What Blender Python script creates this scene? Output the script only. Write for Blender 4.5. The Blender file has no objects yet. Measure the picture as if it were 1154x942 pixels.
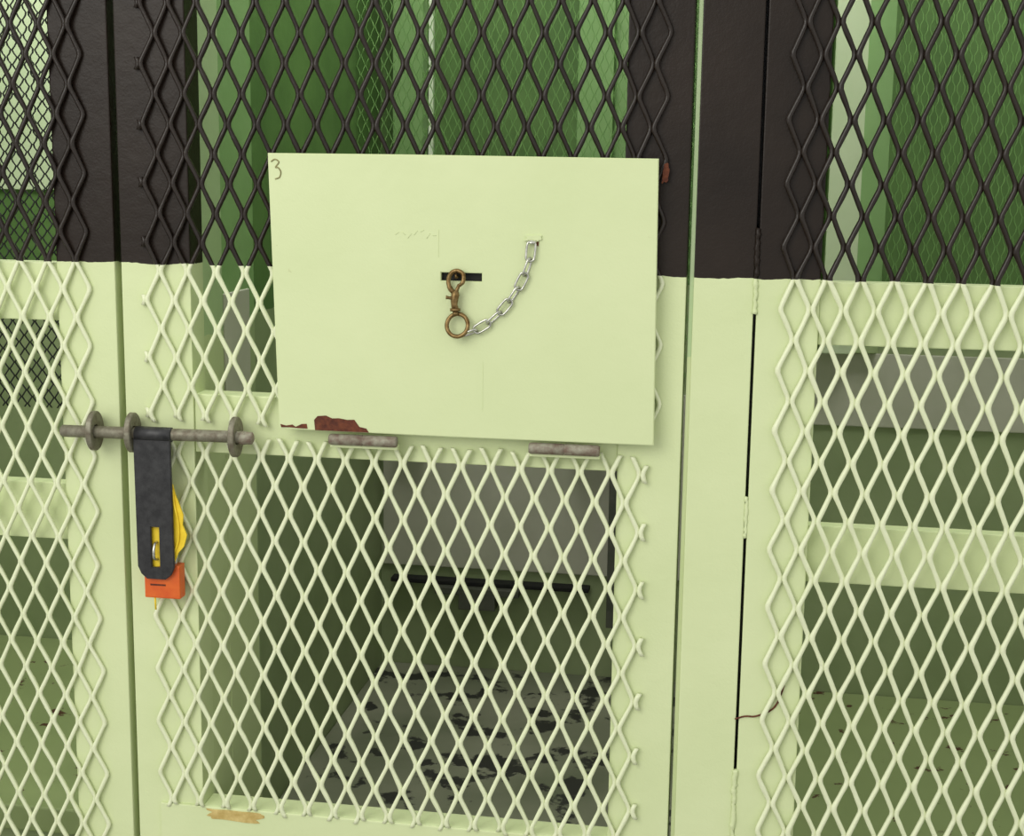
import bpy, bmesh, math, random
from mathutils import Vector, Matrix, noise
random.seed(4)
sc=bpy.context.scene
sc.view_settings.view_transform='Standard'
sc.view_settings.look='None'
PAINT_Z=1.388

# ------------------------------------------------ materials
def new_mat(name):
    m=bpy.data.materials.new(name); m.use_nodes=True
    nt=m.node_tree
    return m,nt,nt.nodes['Principled BSDF']
def N(nt,t,**kw):
    n=nt.nodes.new(t)
    for k,v in kw.items(): setattr(n,k,v)
    return n
def noise_tex(nt,scale,detail=3,vec=None,rough=.5):
    n=N(nt,'ShaderNodeTexNoise'); n.inputs['Scale'].default_value=scale
    n.inputs['Detail'].default_value=detail; n.inputs['Roughness'].default_value=rough
    if vec is not None: nt.links.new(vec,n.inputs['Vector'])
    return n
def ramp(nt,fac,a,b,ca=(0,0,0,1),cb=(1,1,1,1)):
    r=N(nt,'ShaderNodeValToRGB'); e=r.color_ramp.elements
    e[0].position=a; e[1].position=b; e[0].color=ca; e[1].color=cb
    nt.links.new(fac,r.inputs[0]); return r
def mix(nt,fac,a,b,blend='MIX'):
    m=N(nt,'ShaderNodeMix',data_type='RGBA',blend_type=blend)
    for sock,v in ((m.inputs[0],fac),(m.inputs[6],a),(m.inputs[7],b)):
        if isinstance(v,(int,float)): sock.default_value=v
        elif isinstance(v,tuple): sock.default_value=v+(1,) if len(v)==3 else v
        else: nt.links.new(v,sock)
    return m.outputs[2]
def bump(nt,b,h,strength,dist=.001):
    n=N(nt,'ShaderNodeBump'); n.inputs['Strength'].default_value=strength
    n.inputs['Distance'].default_value=dist
    nt.links.new(h,n.inputs['Height']); nt.links.new(n.outputs[0],b.inputs['Normal'])
def simple(name,c1,c2,scale=40,rough=.5,metal=0,bs=.3,bd=.001):
    m,nt,b=new_mat(name)
    g=N(nt,'ShaderNodeNewGeometry')
    n=noise_tex(nt,scale,5,g.outputs['Position'],.6)
    r=ramp(nt,n.outputs[0],.35,.65)
    nt.links.new(mix(nt,r.outputs[0],c1,c2),b.inputs['Base Color'])
    b.inputs['Roughness'].default_value=rough; b.inputs['Metallic'].default_value=metal
    bump(nt,b,n.outputs[0],bs,bd)
    return m
PALE1=(.605,.68,.385); PALE2=(.645,.715,.42)
def front_paint(name,top1,top2,lo1,lo2,zb,rough=.38,wob=.006,spec=.35,bs=.45,bd=.0012,scuff=False):
    m,nt,b=new_mat(name)
    g=N(nt,'ShaderNodeNewGeometry'); s=N(nt,'ShaderNodeSeparateXYZ')
    nt.links.new(g.outputs['Position'],s.inputs[0])
    wn=noise_tex(nt,45,2,g.outputs['Position'])
    a=N(nt,'ShaderNodeMath',operation='MULTIPLY_ADD'); nt.links.new(wn.outputs[0],a.inputs[0])
    a.inputs[1].default_value=wob; nt.links.new(s.outputs[2],a.inputs[2])
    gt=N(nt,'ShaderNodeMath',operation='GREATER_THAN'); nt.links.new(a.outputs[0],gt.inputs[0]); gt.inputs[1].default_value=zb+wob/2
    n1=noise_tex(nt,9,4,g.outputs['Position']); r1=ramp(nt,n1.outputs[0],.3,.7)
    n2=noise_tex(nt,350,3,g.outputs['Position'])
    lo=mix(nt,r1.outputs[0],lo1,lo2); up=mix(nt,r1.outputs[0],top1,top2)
    if scuff:
        n4=noise_tex(nt,75,6,g.outputs['Position'],.7); r4=ramp(nt,n4.outputs[0],.70,.76)
        up=mix(nt,r4.outputs[0],up,(.50,.54,.28))
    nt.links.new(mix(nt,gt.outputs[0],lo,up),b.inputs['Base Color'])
    b.inputs['Roughness'].default_value=rough
    b.inputs['Specular IOR Level'].default_value=spec
    n3=noise_tex(nt,60,4,g.outputs['Position'])
    ad=N(nt,'ShaderNodeMath',operation='MULTIPLY_ADD'); nt.links.new(n2.outputs[0],ad.inputs[0]); ad.inputs[1].default_value=.35
    nt.links.new(n3.outputs[0],ad.inputs[2])
    bump(nt,b,ad.outputs[0],bs,bd)
    return m
BLK1=(.012,.0075,.005); BLK2=(.020,.013,.009)
M_front=front_paint('two_tone_steel_paint',BLK1,BLK2,PALE1,PALE2,PAINT_Z,rough=.35,spec=.22)
M_mesh=front_paint('two_tone_mesh_paint',BLK1,BLK2,(.72,.77,.51),(.76,.80,.56),PAINT_Z,rough=.28,spec=.35)
M_hatch=front_paint('hatch_paint',(.60,.675,.38),(.63,.70,.405),(.60,.675,.38),(.63,.70,.405),-5,rough=.42,spec=.35,bs=.30,bd=.0012,scuff=True)
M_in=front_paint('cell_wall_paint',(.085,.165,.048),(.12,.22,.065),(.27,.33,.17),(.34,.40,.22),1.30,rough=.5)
M_in_lit=front_paint('cell_wall_paint_lit',(.22,.38,.14),(.27,.43,.18),(.36,.44,.22),(.42,.49,.27),1.30,rough=.5)  # lighter copy of the cell wall green, lit look put into the colour
M_jamb=front_paint('jamb_paint',(.42,.55,.29),(.46,.58,.33),(.56,.64,.34),(.60,.67,.38),1.30)
M_pale_in=simple('pale_cell_paint',(.56,.66,.42),(.62,.70,.48),6,.5)
M_grey=simple('grey_plaster',(.50,.49,.40),(.58,.56,.48),7,.6)
M_white=simple('slit_light_paint',(.75,.85,.62),(.85,.9,.75),30,.5)  # brightness of a light slit put into the colour
M_dark=simple('blackened_steel',(.018,.018,.020),(.04,.04,.042),90,.42,.3,.3)
M_grey_dark=simple('dark_grey_steel',(.06,.065,.05),(.10,.10,.08),30,.5)
M_black=simple('black_recess',(.004,.004,.004),(.01,.01,.008),90,.8)
M_bolt=simple('worn_bolt_steel',(.13,.11,.075),(.24,.23,.17),120,.5,.35,.5)
M_hinge=simple('rusty_hinge_steel',(.16,.11,.08),(.30,.29,.22),110,.6,.15,.5)
M_rust=simple('rust',(.075,.018,.010),(.16,.045,.018),160,.9,0,1,.002)
M_bronze=simple('aged_bronze',(.13,.075,.022),(.28,.19,.08),200,.38,.75,.4)
M_chain=simple('galvanised_chain_steel',(.42,.42,.38),(.66,.66,.60),150,.3,.9,.2)
M_orange=simple('orange_lock_body',(.60,.085,.010),(.68,.13,.015),60,.4)
M_yellow=simple('yellow_tag_plastic',(.72,.50,.01),(.85,.62,.03),60,.4)
M_tape=simple('tan_masking_tape',(.46,.33,.10),(.64,.50,.20),90,.6)
M_pencil=simple('pencil_mark',(.20,.19,.08),(.30,.28,.12),200,.8)
M_conc=simple('concrete_floor',(.22,.22,.20),(.32,.32,.29),8,.7)
M_mesh_in=simple('green_inner_mesh_paint',(.14,.28,.08),(.18,.33,.10),30,.5)
def bunk_mat():
    m,nt,b=new_mat('peeling_bunk_paint')
    g=N(nt,'ShaderNodeNewGeometry')
    n=noise_tex(nt,13,6,g.outputs['Position'],.62); r=ramp(nt,n.outputs[0],.555,.585)
    n2=noise_tex(nt,5,4,g.outputs['Position']); r2=ramp(nt,n2.outputs[0],.35,.65)
    base=mix(nt,r2.outputs[0],(.13,.145,.09),(.22,.225,.16))
    nt.links.new(mix(nt,r.outputs[0],base,(.022,.022,.018)),b.inputs['Base Color'])
    b.inputs['Roughness'].default_value=.55
    bump(nt,b,r.outputs[0],.4,.002); return m
M_bunk=bunk_mat()
def speck_mat():
    m,nt,b=new_mat('speckled_bunk_paint')
    g=N(nt,'ShaderNodeNewGeometry')
    n=noise_tex(nt,22,5,g.outputs['Position'],.6); r=ramp(nt,n.outputs[0],.64,.66)
    base=noise_tex(nt,6,4,g.outputs['Position'])
    bb=mix(nt,base.outputs[0],(.22,.28,.115),(.30,.36,.16))
    nt.links.new(mix(nt,r.outputs[0],bb,(.07,.02,.01)),b.inputs['Base Color'])
    b.inputs['Roughness'].default_value=.5; return m
M_speck=speck_mat()

# ------------------------------------------------ geometry helpers
def link(o,parent=None):
    sc.collection.objects.link(o)
    if parent is not None: o.parent=parent
    return o
def empty(name):
    e=bpy.data.objects.new(name,None); e.empty_display_size=.05; return link(e)
def finish(bm,name,mat,parent=None,smooth=False):
    bmesh.ops.recalc_face_normals(bm,faces=bm.faces)
    me=bpy.data.meshes.new(name); bm.to_mesh(me); bm.free()
    me.materials.append(mat)
    if smooth:
        for p in me.polygons: p.use_smooth=True
    return link(bpy.data.objects.new(name,me),parent)
def box(name,x0,x1,y0,y1,z0,z1,mat,parent=None,bev=.0015):
    bm=bmesh.new(); bmesh.ops.create_cube(bm,size=1)
    for v in bm.verts:
        v.co=Vector((x0+(v.co.x+.5)*(x1-x0),y0+(v.co.y+.5)*(y1-y0),z0+(v.co.z+.5)*(z1-z0)))
    if bev: bmesh.ops.bevel(bm,geom=bm.edges[:],offset=bev,segments=2,affect='EDGES',profile=.6)
    return finish(bm,name,mat,parent)
def prism(name,pts,y0,y1,mat,parent=None,bev=0,hole=None):
    """polygon in XZ extruded y0..y1 (optional hole loop with same winding)"""
    bm=bmesh.new()
    def loop(ps,y): return [bm.verts.new((x,y,z)) for x,z in ps]
    a=loop(pts,y0); b=loop(pts,y1); n=len(pts)
    for i in range(n): bm.faces.new((a[i],a[(i+1)%n],b[(i+1)%n],b[i]))
    if hole is None:
        bm.faces.new(a); bm.faces.new(list(reversed(b)))
    else:
        c=loop(hole,y0); d=loop(hole,y1); m=len(hole)
        for i in range(m): bm.faces.new((c[i],d[i],d[(i+1)%m],c[(i+1)%m]))
        for L,H in ((a,c),(b,d)):
            es=[bm.edges.get((L[i],L[(i+1)%n])) for i in range(n)]+[bm.edges.get((H[i],H[(i+1)%m])) for i in range(m)]
            bmesh.ops.triangle_fill(bm,edges=es,use_beauty=True)
    if bev:
        es=[e for e in bm.edges if abs(e.verts[0].co.y-e.verts[1].co.y)<1e-6 and len(e.link_faces)==2 and abs(e.calc_face_angle(0))>.5]
        bmesh.ops.bevel(bm,geom=es,offset=bev,segments=2,affect='EDGES')
    return finish(bm,name,mat,parent)
def add_tube(bm,pts,rad,sides=8,closed=False):
    pts=[Vector(p) for p in pts]; n=len(pts)
    rr=rad if isinstance(rad,(list,tuple)) else [rad]*n
    tg=[]
    for i in range(n):
        if closed: t=pts[(i+1)%n]-pts[i-1]
        else: t=pts[min(i+1,n-1)]-pts[max(i-1,0)]
        tg.append(t.normalized())
    u=tg[0].orthogonal().normalized(); rings=[]
    if closed:
        nrm=Vector((0,0,0))
        for i in range(n): nrm+=(pts[i]).cross(pts[(i+1)%n])
        nrm.normalize()
    for i in range(n):
        if closed: u=nrm
        else: u=(u-tg[i]*u.dot(tg[i])).normalized()
        v=tg[i].cross(u)
        rings.append([bm.verts.new(pts[i]+(u*math.cos(2*math.pi*k/sides)+v*math.sin(2*math.pi*k/sides))*rr[i]) for k in range(sides)])
    for i in range(n if closed else n-1):
        A=rings[i];B=rings[(i+1)%n]
        for k in range(sides): bm.faces.new((A[k],A[(k+1)%sides],B[(k+1)%sides],B[k]))
    if not closed:
        bm.faces.new(rings[0]); bm.faces.new(rings[-1])
def tube(name,pts,rad,mat,parent=None,sides=10,closed=False):
    bm=bmesh.new()
    if closed:
        c=sum((Vector(p) for p in pts),Vector())/len(pts)
        add_tube(bm,[Vector(p)-c for p in pts],rad,sides,True)
        for v in bm.verts: v.co+=c
    else: add_tube(bm,pts,rad,sides)
    return finish(bm,name,mat,parent,True)
def cr(pts,seg=6):
    P=[Vector(p) for p in pts]; P=[P[0]*2-P[1]]+P+[P[-1]*2-P[-2]]; out=[]
    for i in range(1,len(P)-2):
        for s in range(seg):
            t=s/seg;a,b,c,d=P[i-1:i+3]
            out.append(.5*((2*b)+(c-a)*t+(2*a-5*b+4*c-d)*t*t+(3*b-a-3*c+d)*t**3))
    out.append(P[-2]); return out

def expanded(name,x0,x1,z0,z1,y,mat,parent,W=.034,H=.0665,wr=.0024,dr=.0030,zph=0.,samp=16,sides=6,jit=.20,stubs=(0,0),thick_top=0):
    """expanded-metal sheet: strands zig-zag vertically and are bonded at the knuckles"""
    bm=bmesh.new(); hw=W/2; A=(hw-1.40*wr)/2
    xs=x0+A
    nk=int((x1-x0-2*A)/hw)+1
    def g(t):
        tr=2/math.pi*math.asin(math.sin(2*math.pi*t)); return max(-1,min(1,tr*1.16))
    def strand(k,za,zb,taper=False):
        sgn=-1 if k%2==0 else 1; xc=xs+k*hw
        n=max(2,int((zb-za)/H*samp)); rings=[]
        for i in range(n+1):
            z=za+(zb-za)*i/n; t=(z-zph)/H; gg=g(t)
            x=xc+sgn*A*gg; yy=y+sgn*gg*dr*.5
            q=noise.noise(Vector((xc*70,z*60,y*9)))
            x+=noise.noise(Vector((xc*9,z*14,3)))*.0012*jit/.12
            w=(wr+(thick_top if z>PAINT_Z else 0))*(1+jit*q)*1.10; dd=dr*(1+jit*q)
            rings.append([bm.verts.new((x+w*math.cos(2*math.pi*(s+.5)/sides),yy+dd*math.sin(2*math.pi*(s+.5)/sides),z)) for s in range(sides)])
        for i in range(n):
            a=rings[i];b=rings[i+1]
            for s in range(sides): bm.faces.new((a[s],a[(s+1)%sides],b[(s+1)%sides],b[s]))
        bm.faces.new(rings[0]); bm.faces.new(rings[-1])
    for k in range(nk): strand(k,z0+random.random()*.004*jit/.12,z1-random.random()*.004)
    for side,kk,edge in ((0,-1,0),(1,nk,nk-1)):
        if not stubs[side]: continue
        L=stubs[side]
        sgnE=-1 if edge%2==0 else 1
        want=-1 if kk<0 else 1
        j0=int((z0-zph)/H)-1
        for j in range(j0,j0+int((z1-z0)/H)+4):
            tb=j+.25 if sgnE*want>0 else j+.75
            zb=zph+tb*H
            if z0+.01<zb<z1-.01:
                strand(kk,zb-L-random.random()*.003,zb+L+random.random()*.003)
    return finish(bm,name,mat,parent,True)

# ------------------------------------------------ gate fronts
ZT=2.10
ld=empty('mesh_gate')
box('stile_right',-.524,-.452,0,.035,.05,ZT,M_front,ld)
box('stile_left',-1.20,-1.13,0,.035,.05,ZT,M_front,ld)
box('rail_upper',-1.13,-.524,.004,.034,1.318,1.386,M_front,ld)
box('rail_middle',-1.13,-.524,.012,.034,1.050,1.120,M_front,ld)
box('rail_bottom',-1.13,-.524,0,.035,.05,.30,M_front,ld)
box('rail_top',-1.13,-.524,0,.035,2.0,ZT,M_front,ld)
expanded('expanded_metal',-1.16,-.478,.28,2.03,-.0040,M_mesh,ld,zph=.01,wr=.0027,thick_top=.0002)
cd=empty('mesh_gate')
box('stile_left',-.444,-.360,0,.04,.05,ZT,M_front,cd)
box('stile_right',.137,.207,0,.04,.05,ZT,M_front,cd)
box('rail_middle',-.360,.137,.003,.036,1.168,1.237,M_front,cd)
box('kick_plate',-.360,.137,0,.035,.05,.727,M_front,cd)
box('kick_plate_face',-.414,.180,-.004,.001,.60,.727,M_front,cd)
box('rail_top',-.360,.137,0,.035,2.0,ZT,M_front,cd)
expanded('upper_expanded_metal',-.410,.183,1.203,2.03,-.0040,M_mesh,cd,zph=.0,wr=.0027,thick_top=.0002,stubs=(.004,0))
expanded('lower_expanded_metal',-.412,.178,.722,1.190,-.0040,M_mesh,cd,zph=.02,wr=.0028,stubs=(0,.008))
def blob(name,cx,cz,rx,rz,y0,y1,mat,parent,n=26,j=.3,seed=1):
    pts=[]
    for i in range(n):
        a=2*math.pi*i/n; s=1+j*noise.noise(Vector((math.cos(a)*1.7+seed*7,math.sin(a)*1.7,seed)))*1.8
        ca,sa=math.cos(a),math.sin(a)
        ca=math.copysign(abs(ca)**.6,ca); sa=math.copysign(abs(sa)**.6,sa)
        pts.append((cx+rx*s*ca,cz+rz*s*sa))
    return prism(name,pts,y0,y1,mat,parent)
blob('masking_tape_1',-.318,.7185,.036,.0065,-.0048,-.0038,M_tape,cd,seed=2)
blob('masking_tape_2',.083,.7200,.026,.006,-.0048,-.0038,M_tape,cd,seed=5)
blob('rust_chip',.1815,1.497,.0035,.010,-.0085,-.003,M_rust,cd,seed=4)
dp=empty('frame_post')
box('post_face',.215,.280,0,.05,0,2.2,M_front,dp)
box('light_strip',.2105,.2148,.006,.016,0,2.2,M_jamb,dp,bev=0)
box('door_stop',.276,.292,.0505,.056,0,2.2,M_dark,dp,bev=0)
def bead(name,x,z0,z1,y,par,r=.0028):
    n=int((z1-z0)/.003); pts=[];rs=[]
    for i in range(n):
        pts.append((x+random.uniform(-.0008,.0008),y,z0+(z1-z0)*i/n)); rs.append(r*random.uniform(.7,1.25))
    return tube(name,pts,rs,M_front,par,8)
bead('weld_bead_1',.2815,1.35,1.445,-.0005,dp)
bead('weld_bead_2',.2815,.70,.83,-.0005,dp)
bead('weld_bead_3',.2815,1.10,1.15,.0005,dp,.002)
tube('rust_streak',cr([(.279,-.0008,.888),(.290,-.0008,.892),(.302,-.0008,.893),(.318,-.0008,.901),(.326,-.001,.912),(.332,-.001,.932)]),.0010,M_rust,dp)
rd=empty('mesh_gate')
box('stile_left',.2832,.350,0,.04,.05,ZT,M_front,rd)
box('stile_right',1.0,1.07,0,.04,.05,ZT,M_front,rd)
box('rail_upper',.350,1.0,.004,.034,1.318,1.386,M_front,rd)
box('rail_middle',.350,1.0,.014,.034,1.050,1.115,M_front,rd)
box('rail_bottom',.350,1.0,0,.035,.05,.30,M_front,rd)
box('rail_top',.350,1.0,0,.035,2.0,ZT,M_front,rd)
expanded('expanded_metal',.309,1.04,.28,2.03,-.0040,M_mesh,rd,zph=.01,wr=.0030,thick_top=.0001)
lt=empty('frame_header')
box('header_beam',-1.35,1.25,0,.05,2.205,2.3,M_front,lt)
p2=empty('frame_post'); box('post_face',-1.30,-1.205,0,.05,0,2.2,M_front,p2)
p3=empty('frame_post'); box('post_face',1.075,1.2,0,.05,0,2.2,M_front,p3)

# ------------------------------------------------ food hatch
fh=empty('food_hatch')
HY0,HY1=-.0225,-.0165
sx0,sx1,sz0,sz1=-.0607,-.0149,1.3788,1.3878
pts=[(-.2575,1.5148),(-.10,1.5150),(.1744,1.5138),(.1783,1.2042),(-.05,1.2040),(-.2486,1.2050)]
prism('hatch_plate',pts,HY0,HY1,M_hatch,fh,bev=.0008,hole=[(sx0,sz1),(sx1,sz1),(sx1,sz0),(sx0,sz0)])
box('hatch_return_edge_right',.168,.174,HY1-.001,-.0080,1.21,1.505,M_hatch,fh)
box('slot_backing',sx0-.004,sx1+.004,-.0163,-.0145,sz0-.003,sz1+.003,M_black,fh,bev=0)
for i,(a,b) in enumerate(((-.190,-.111),(.040,.119))):
    z=1.1950
    tube('hinge_barrel_%d'%(i+1),[(a,-.020,z),(a+.002,-.020,z),(a+(b-a)*.5-.0008,-.020,z),(a+(b-a)*.5,-.020,z),(a+(b-a)*.5+.0008,-.020,z),(b-.002,-.020,z),(b,-.020,z)],[.0055,.0064,.0064,.0052,.0064,.0064,.0055],M_hinge,fh,14)
    box('hinge_leaf_%d'%(i+1),a,b,-.0185,-.008,z-.010,z-.004,M_hatch,fh)
prism('rust_patch_1',[(-.207,1.217),(-.203,1.2215),(-.193,1.2225),(-.186,1.2195),(-.178,1.2200),(-.168,1.2185),(-.160,1.2190),(-.154,1.2110),(-.146,1.2095),(-.143,1.2050),(-.206,1.2052)],HY0-.0006,HY0+.001,M_rust,fh)
prism('rust_patch_2',[(-.247,1.2105),(-.240,1.2090),(-.233,1.2105),(-.229,1.2080),(-.222,1.2115),(-.216,1.2120),(-.215,1.2065),(-.226,1.2066),(-.236,1.2072),(-.246,1.2068)],HY0-.0006,HY0+.001,M_rust,fh)
tube('painted_numeral',cr([(-.2535,HY0-.0002,1.5055),(-.249,HY0-.0002,1.5080),(-.2445,HY0-.0002,1.5050),(-.2485,HY0-.0002,1.4995),(-.2455,HY0-.0002,1.4990),(-.2425,HY0-.0002,1.4945),(-.2440,HY0-.0002,1.4885),(-.2490,HY0-.0002,1.4865)]),.0008,M_pencil,fh,6)
box('seam_ridge_vertical',-.0640,-.0632,HY0-.0004,HY0+.001,1.405,1.435,M_hatch,fh,bev=.0003)
for i in range(7):
    x=-.112+i*.007
    tube('scratch_%d'%(i+1),[(x,HY0-.0001,1.428+.004*math.sin(i*2.1)),(x+.004,HY0-.0001,1.431-.003*math.sin(i*1.3))],.00035,M_hatch,fh,5)
box('seam_ridge_lower',-.013,-.0124,HY0-.0003,HY0+.001,1.235,1.29,M_hatch,fh,bev=.0002)

# ------------------------------------------------ snap hook
sh=empty('snap_hook')
yh=-.032; cx=-.0425
hook=cr([(cx-.001,yh+.002,1.3655),(cx-.0065,yh+.002,1.3715),(cx-.0085,yh+.003,1.3800),(cx-.0050,yh+.003,1.3880),(cx+.0015,yh+.003,1.3905),(cx+.0080,yh+.002,1.3870),(cx+.0085,yh,1.3790),(cx+.0045,yh,1.3745)],6)
tube('hook_bow',hook,[.0028]*8+[.0024]*(len(hook)-12)+[.002]*4,M_bronze,sh,12)
tube('hook_gate',[(cx+.0045,yh-.001,1.3760),(cx+.002,yh-.001,1.3700),(cx+.0005,yh,1.3640)],[.0018,.0021,.0026],M_bronze,sh,10)
tube('hook_body',[(cx+.0005,yh,1.3690),(cx,yh,1.3650),(cx-.001,yh,1.3580),(cx-.001,yh,1.3530),(cx,yh,1.3490),(cx,yh,1.3475)],[.0030,.0046,.0042,.0036,.0040,.0022],M_bronze,sh,12)
tube('thumb_stud',[(cx-.002,yh-.002,1.3605),(cx-.0085,yh-.003,1.3615),(cx-.0095,yh-.003,1.3615)],[.0018,.0018,.0026],M_bronze,sh,10)
tube('swivel_collar',[(cx,yh,1.3500),(cx,yh,1.3495),(cx,yh,1.3465),(cx,yh,1.3460)],[.003,.0058,.0058,.003],M_bronze,sh,14)
tube('swivel_stem',[(cx,yh,1.3465),(cx+.0005,yh,1.3420)],[.0028,.0036],M_bronze,sh,12)
rc=Vector((cx+.0025,yh,1.3310))
tube('swivel_ring',[rc+Vector((.0118*math.cos(a),.003*math.sin(a),.0122*math.sin(a))) for a in [2*math.pi*i/36 for i in range(36)]],.0024,M_bronze,sh,10,True)
tube('hook_shackle',[(cx,-.0235,1.3832),(cx,-.030,1.3860),(cx,-.030,1.3830),(cx,-.0165,1.3832)],.0015,M_bronze,sh,8)

# ------------------------------------------------ chain
ch=empty('security_chain')
path=cr([(.0405,-.0270,1.421),(.0385,-.0275,1.402),(.0285,-.0275,1.377),(.0105,-.0275,1.350),(-.0130,-.0280,1.3290),(-.0360,-.0300,1.3195)],24)
L=[0]
for i in range(1,len(path)): L.append(L[-1]+(path[i]-path[i-1]).length)
def at(s):
    s=max(0,min(L[-1]-1e-6,s))
    for i in range(1,len(L)):
        if L[i]>=s:
            t=(s-L[i-1])/(L[i]-L[i-1]); return path[i-1].lerp(path[i],t)
    return path[-1]
nl=8; pitch=L[-1]/nl
for i in range(nl):
    a=at(i*pitch-.0018); b=at((i+1)*pitch+.0018)
    if i==nl-1: b=at(L[-1])+(at(L[-1])-at(L[-1]-.004)).normalized()*.002
    if i==0: a=at(0)+Vector((0,0,.003))
    t=(b-a).normalized(); c=(a+b)/2; hl=(b-a).length/2
    nrm=Vector((0,-1,0)); s=t.cross(nrm).normalized(); nn=s.cross(t).normalized()
    ang=math.radians(12 if i%2==0 else 68); w=s*math.cos(ang)+nn*math.sin(ang)
    hwid=.0048; pts=[]
    for k in range(28):
        q=2*math.pi*k/28; cc=math.cos(q); ss=math.sin(q)
        pts.append(c+t*((hl-hwid)*(1 if cc>0 else -1)*min(1,abs(cc)*3)+hwid*cc)+w*hwid*ss)
    tube('link_%d'%(i+1),pts,.00135,M_chain,ch,8,True)
tube('staple',cr([(.0365,-.0215,1.4245),(.0370,-.0265,1.4235),(.0405,-.0290,1.4225),(.0440,-.0265,1.4235),(.0445,-.0215,1.4245)]),.0016,M_chain,ch,8)
blob('staple_weld',.0410,1.4275,.0085,.0035,-.0245,-.0215,M_hatch,ch,seed=9)
blob('rust_stain',.0460,1.4215,.0016,.0022,-.0238,-.0222,M_rust,ch,seed=3)

# ------------------------------------------------ slide bolt and hasp
sb=empty('slide_bolt')
zb=1.1925; yb=-.024
tube('bolt_rod',[(-.514,yb,zb-.001),(-.512,yb,zb-.001),(-.40,yb,zb),(-.288,yb,zb+.001),(-.284,yb,zb+.001)],[.0055,.0072,.0072,.0070,.0045],M_bolt,sb,18)
tube('rod_end_weld',[(-.296,yb,zb),(-.291,yb,zb),(-.286,yb,zb),(-.281,yb,zb),(-.279,yb,zb)],[.007,.0082,.0072,.0072,.004],M_hinge,sb,14)
def lug(name,x,th=.007,r=.0235):
    bm=bmesh.new(); n=32; L_=[]
    for xx,rr,ri in ((x-th/2,r-.001,.0085),(x-th/2+.001,r,.008),(x+th/2-.001,r,.008),(x+th/2,r-.001,.0085)):
        L_.append(([bm.verts.new((xx,yb+.004+rr*.78*math.cos(2*math.pi*k/n),zb+rr*math.sin(2*math.pi*k/n))) for k in range(n)],
                   [bm.verts.new((xx,yb+ri*math.cos(2*math.pi*k/n),zb+ri*math.sin(2*math.pi*k/n))) for k in range(n)]))
    for i in range(3):
        for k in range(n):
            k2=(k+1)%n
            bm.faces.new((L_[i][0][k],L_[i][0][k2],L_[i+1][0][k2],L_[i+1][0][k]))
            bm.faces.new((L_[i][1][k],L_[i+1][1][k],L_[i+1][1][k2],L_[i][1][k2]))
    for e in (0,3):
        for k in range(n):
            k2=(k+1)%n; bm.faces.new((L_[e][0][k],L_[e][1][k],L_[e][1][k2],L_[e][0][k2]))
    return finish(bm,name,M_bolt,sb,False)
lug('eye_lug_1',-.4745); lug('eye_lug_2',-.4275); lug('eye_lug_3',-.3020)
hx=-.399; hw=.0225; zt=1.188; zbm=1.0200
pl=[(hx-hw-.001,zt),(hx+hw-.001,zt),(hx+hw,zbm+.015),(hx+hw-.004,zbm+.006),(hx+hw-.011,zbm),(hx-hw+.011,zbm),(hx-hw+.004,zbm+.006),(hx-hw,zbm+.015)]
hole=[(hx-.005,1.083),(hx+.005,1.083),(hx+.005,1.0345),(hx-.005,1.0345)]
prism('hasp_plate',pl,-.031,-.027,M_dark,sb,bev=.0007,hole=hole)
tube('hasp_knuckle',[(hx-hw,yb-.001,zb),(hx-hw+.001,yb-.001,zb),(hx+hw-.001,yb-.001,zb),(hx+hw,yb-.001,zb)],[.007,.0088,.0088,.007],M_dark,sb,16)
tube('lock_staple',cr([(hx,-.0,1.062),(hx,-.028,1.064),(hx,-.035,1.058),(hx,-.036,1.052),(hx,-.034,1.046),(hx,-.024,1.043),(hx,0,1.043)]),.0016,M_chain,sb,10)
pk=empty('safety_padlock')
box('lock_body',-.4165,-.3725,-.025,-.008,.995,1.036,M_orange,pk,bev=.0018)
box('lock_label',-.409,-.390,-.0254,-.0248,1.0105,1.0125,M_rust,pk,bev=0)
tube('shackle',cr([(-.408,-.016,1.034),(-.408,-.016,1.050),(-.405,-.016,1.058),(-.395,-.016,1.062),(-.385,-.016,1.058),(-.381,-.016,1.050),(-.381,-.016,1.034)]),.0026,M_chain,pk,10)
lt_=empty('lockout_tag')
ps=[(-.404,1.094),(-.392,1.110),(-.384,1.124),(-.378,1.134),(-.375,1.122),(-.371,1.112),(-.366,1.098),(-.367,1.086),(-.362,1.074),(-.366,1.060),(-.373,1.052),(-.378,1.040),(-.405,1.032),(-.410,1.060)]
prism('tag_sheet',ps,-.0255,-.0235,M_yellow,lt_,bev=.0005)
tube('tag_fold',cr([(-.378,-.026,1.128),(-.376,-.0265,1.110),(-.372,-.0265,1.09),(-.372,-.0265,1.068),(-.378,-.026,1.052)],3),.0013,M_yellow,lt_,8)
tube('tag_strip',[(-.405,-.022,.997),(-.4045,-.022,.980)],.0012,M_yellow,lt_,6)

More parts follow.
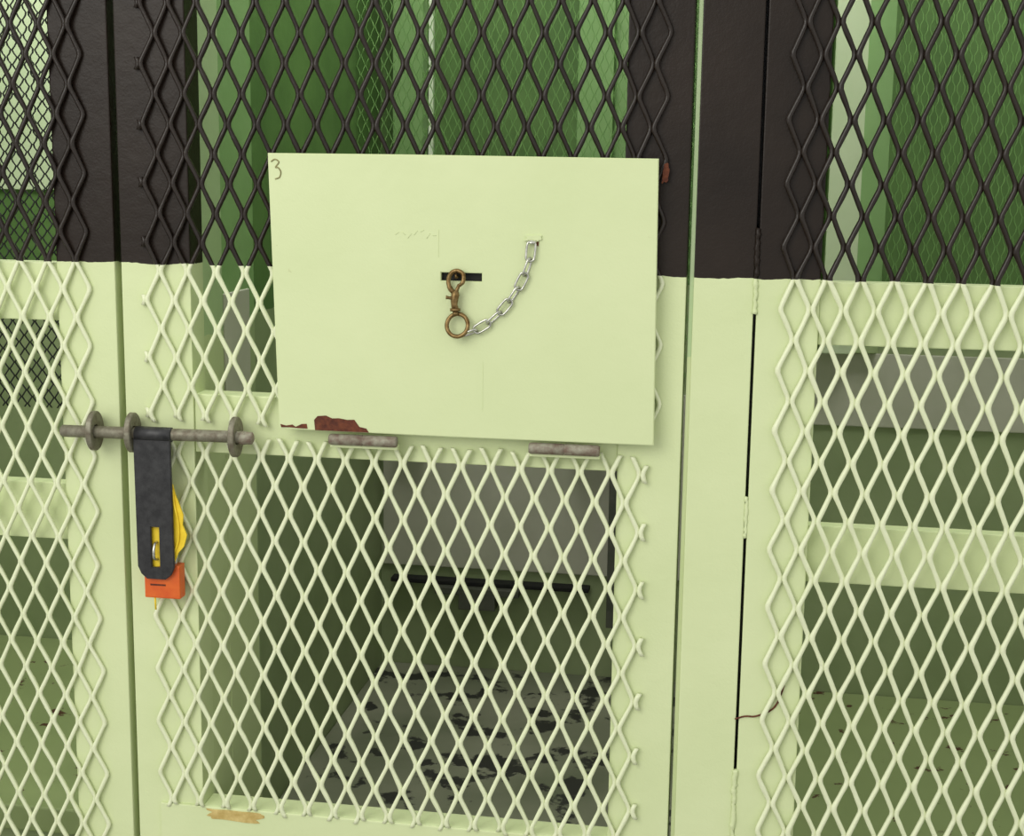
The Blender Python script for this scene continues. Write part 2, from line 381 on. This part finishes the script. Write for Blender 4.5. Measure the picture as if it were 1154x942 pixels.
# ------------------------------------------------ cell interiors
YB=1.03
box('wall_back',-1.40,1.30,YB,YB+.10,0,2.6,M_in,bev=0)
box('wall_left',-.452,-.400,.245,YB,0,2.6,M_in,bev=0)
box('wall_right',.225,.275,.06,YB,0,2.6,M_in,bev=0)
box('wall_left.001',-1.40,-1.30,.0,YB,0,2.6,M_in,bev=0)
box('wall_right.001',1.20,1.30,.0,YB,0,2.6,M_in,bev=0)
jb=empty('frame_jamb')
box('jamb_outer',-.44,-.361,.041,.105,0,2.2,M_jamb,jb)
box('jamb_inner',-.44,-.363,.105,.225,0,2.2,M_in_lit,jb)
box('jamb_lower_lining',-.40,-.3605,.105,.215,0,1.17,M_jamb,jb)
box('jamb_grey_lining',-.40,-.3605,.11,.20,1.17,1.345,M_grey,jb)
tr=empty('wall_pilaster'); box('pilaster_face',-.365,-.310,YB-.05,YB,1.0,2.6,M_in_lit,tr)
box('painted_slit_light',-.308,-.300,YB-.012,YB,1.0,2.6,M_white,tr,bev=0)  # pale strip painted in place of light coming through a wall slit
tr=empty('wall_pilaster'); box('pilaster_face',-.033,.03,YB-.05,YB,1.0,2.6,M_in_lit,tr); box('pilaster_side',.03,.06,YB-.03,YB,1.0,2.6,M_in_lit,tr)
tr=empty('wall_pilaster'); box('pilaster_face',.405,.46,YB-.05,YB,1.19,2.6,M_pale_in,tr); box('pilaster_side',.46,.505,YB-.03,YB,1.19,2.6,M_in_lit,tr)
gp=empty('wall_panel'); box('grey_panel',-.395,.20,YB-.006,YB,.75,1.10,M_grey,gp)
gp=empty('wall_panel'); box('grey_panel',.31,1.20,YB-.006,YB,1.055,1.187,M_grey,gp)
gp=empty('wall_panel'); box('pale_panel',-1.30,-.452,YB-.006,YB,1.45,2.6,M_pale_in,gp)
ws=empty('folding_wall_shelf')
box('shelf_slot',-.375,.005,YB-.03,YB,.722,.730,M_black,ws)
box('shelf_bracket',-.285,-.125,YB-.045,YB,.708,.722,M_grey_dark,ws)
box('bracket_arm',-.24,-.17,YB-.045,YB,.68,.709,M_grey_dark,ws)
box('shelf_post',.045,.075,YB-.10,YB-.006,.68,.98,M_grey_dark,ws)
ig=empty('inner_mesh_guard')
expanded('guard_mesh',-.398,.20,1.15,2.2,.86,M_mesh_in,ig,W=.016,H=.032,wr=.0009,dr=.001,samp=4,sides=4,jit=0)
ig=empty('inner_mesh_guard')
expanded('guard_mesh',.50,1.19,1.25,2.2,.90,M_mesh_in,ig,W=.016,H=.032,wr=.0009,dr=.001,samp=4,sides=4,jit=0)
ig=empty('inner_mesh_guard')
expanded('guard_mesh',-1.29,-.60,1.15,2.2,.35,M_dark,ig,W=.017,H=.020,wr=.0014,dr=.001,samp=4,sides=4,jit=0)
def bunk(x0,x1,mat,ztop,skirt):
    b=empty('bunk')
    box('bunk_slab',x0,x1,.30,YB-.001,ztop-.04,ztop,mat,b,.003)
    box('bunk_front',x0,x1,.33,.37,0,ztop-.04,skirt,b)
bunk(-.399,.224,M_bunk,.552,M_in)
bunk(.276,1.199,M_speck,.552,M_in)
bunk(-1.299,-.453,M_speck,.552,M_in)
box('floor',-3,3,-4,1.2,-.05,0,M_conc,bev=0)

# ------------------------------------------------ light
w=bpy.data.worlds.new('daylight'); sc.world=w; w.use_nodes=True
bg=w.node_tree.nodes['Background']; bg.inputs[0].default_value=(1,1,.96,1); bg.inputs[1].default_value=.90
def area(name,loc,target,size,power,col):
    l=bpy.data.lights.new(name,'AREA'); l.size=size; l.energy=power; l.color=col
    o=bpy.data.objects.new(name,l); o.location=loc
    o.rotation_euler=(Vector(target)-Vector(loc)).to_track_quat('-Z','Y').to_euler(); return link(o)
area('window_daylight',(-1.3,-2.6,2.7),(0,0,1.2),2.0,50,(1,.98,.91))
for nm,x,pw in (('cell_fill_light',-.09,11),('cell_fill_light',.74,11),('cell_fill_light',-.88,14)):  # added fill lights that brighten the cell interiors, not real fixtures
    area(nm,(x,.45,2.5),(x,.75,1.0),.5,pw,(1,.99,.93))

# ------------------------------------------------ camera
cam=bpy.data.cameras.new('camera'); cam.sensor_width=36; cam.sensor_fit='HORIZONTAL'; cam.lens=1611/1154*36
cam.clip_start=.05
co=bpy.data.objects.new('camera',cam); link(co)
fw=Vector((-.157,.9728,-.171)).normalized(); rt=Vector((.987,.1617,.0136)); rt=(rt-fw*rt.dot(fw)).normalized(); up=rt.cross(fw)
co.matrix_world=Matrix(((rt.x,up.x,-fw.x,.27),(rt.y,up.y,-fw.y,-1.567),(rt.z,up.z,-fw.z,1.5),(0,0,0,1)))
sc.camera=co
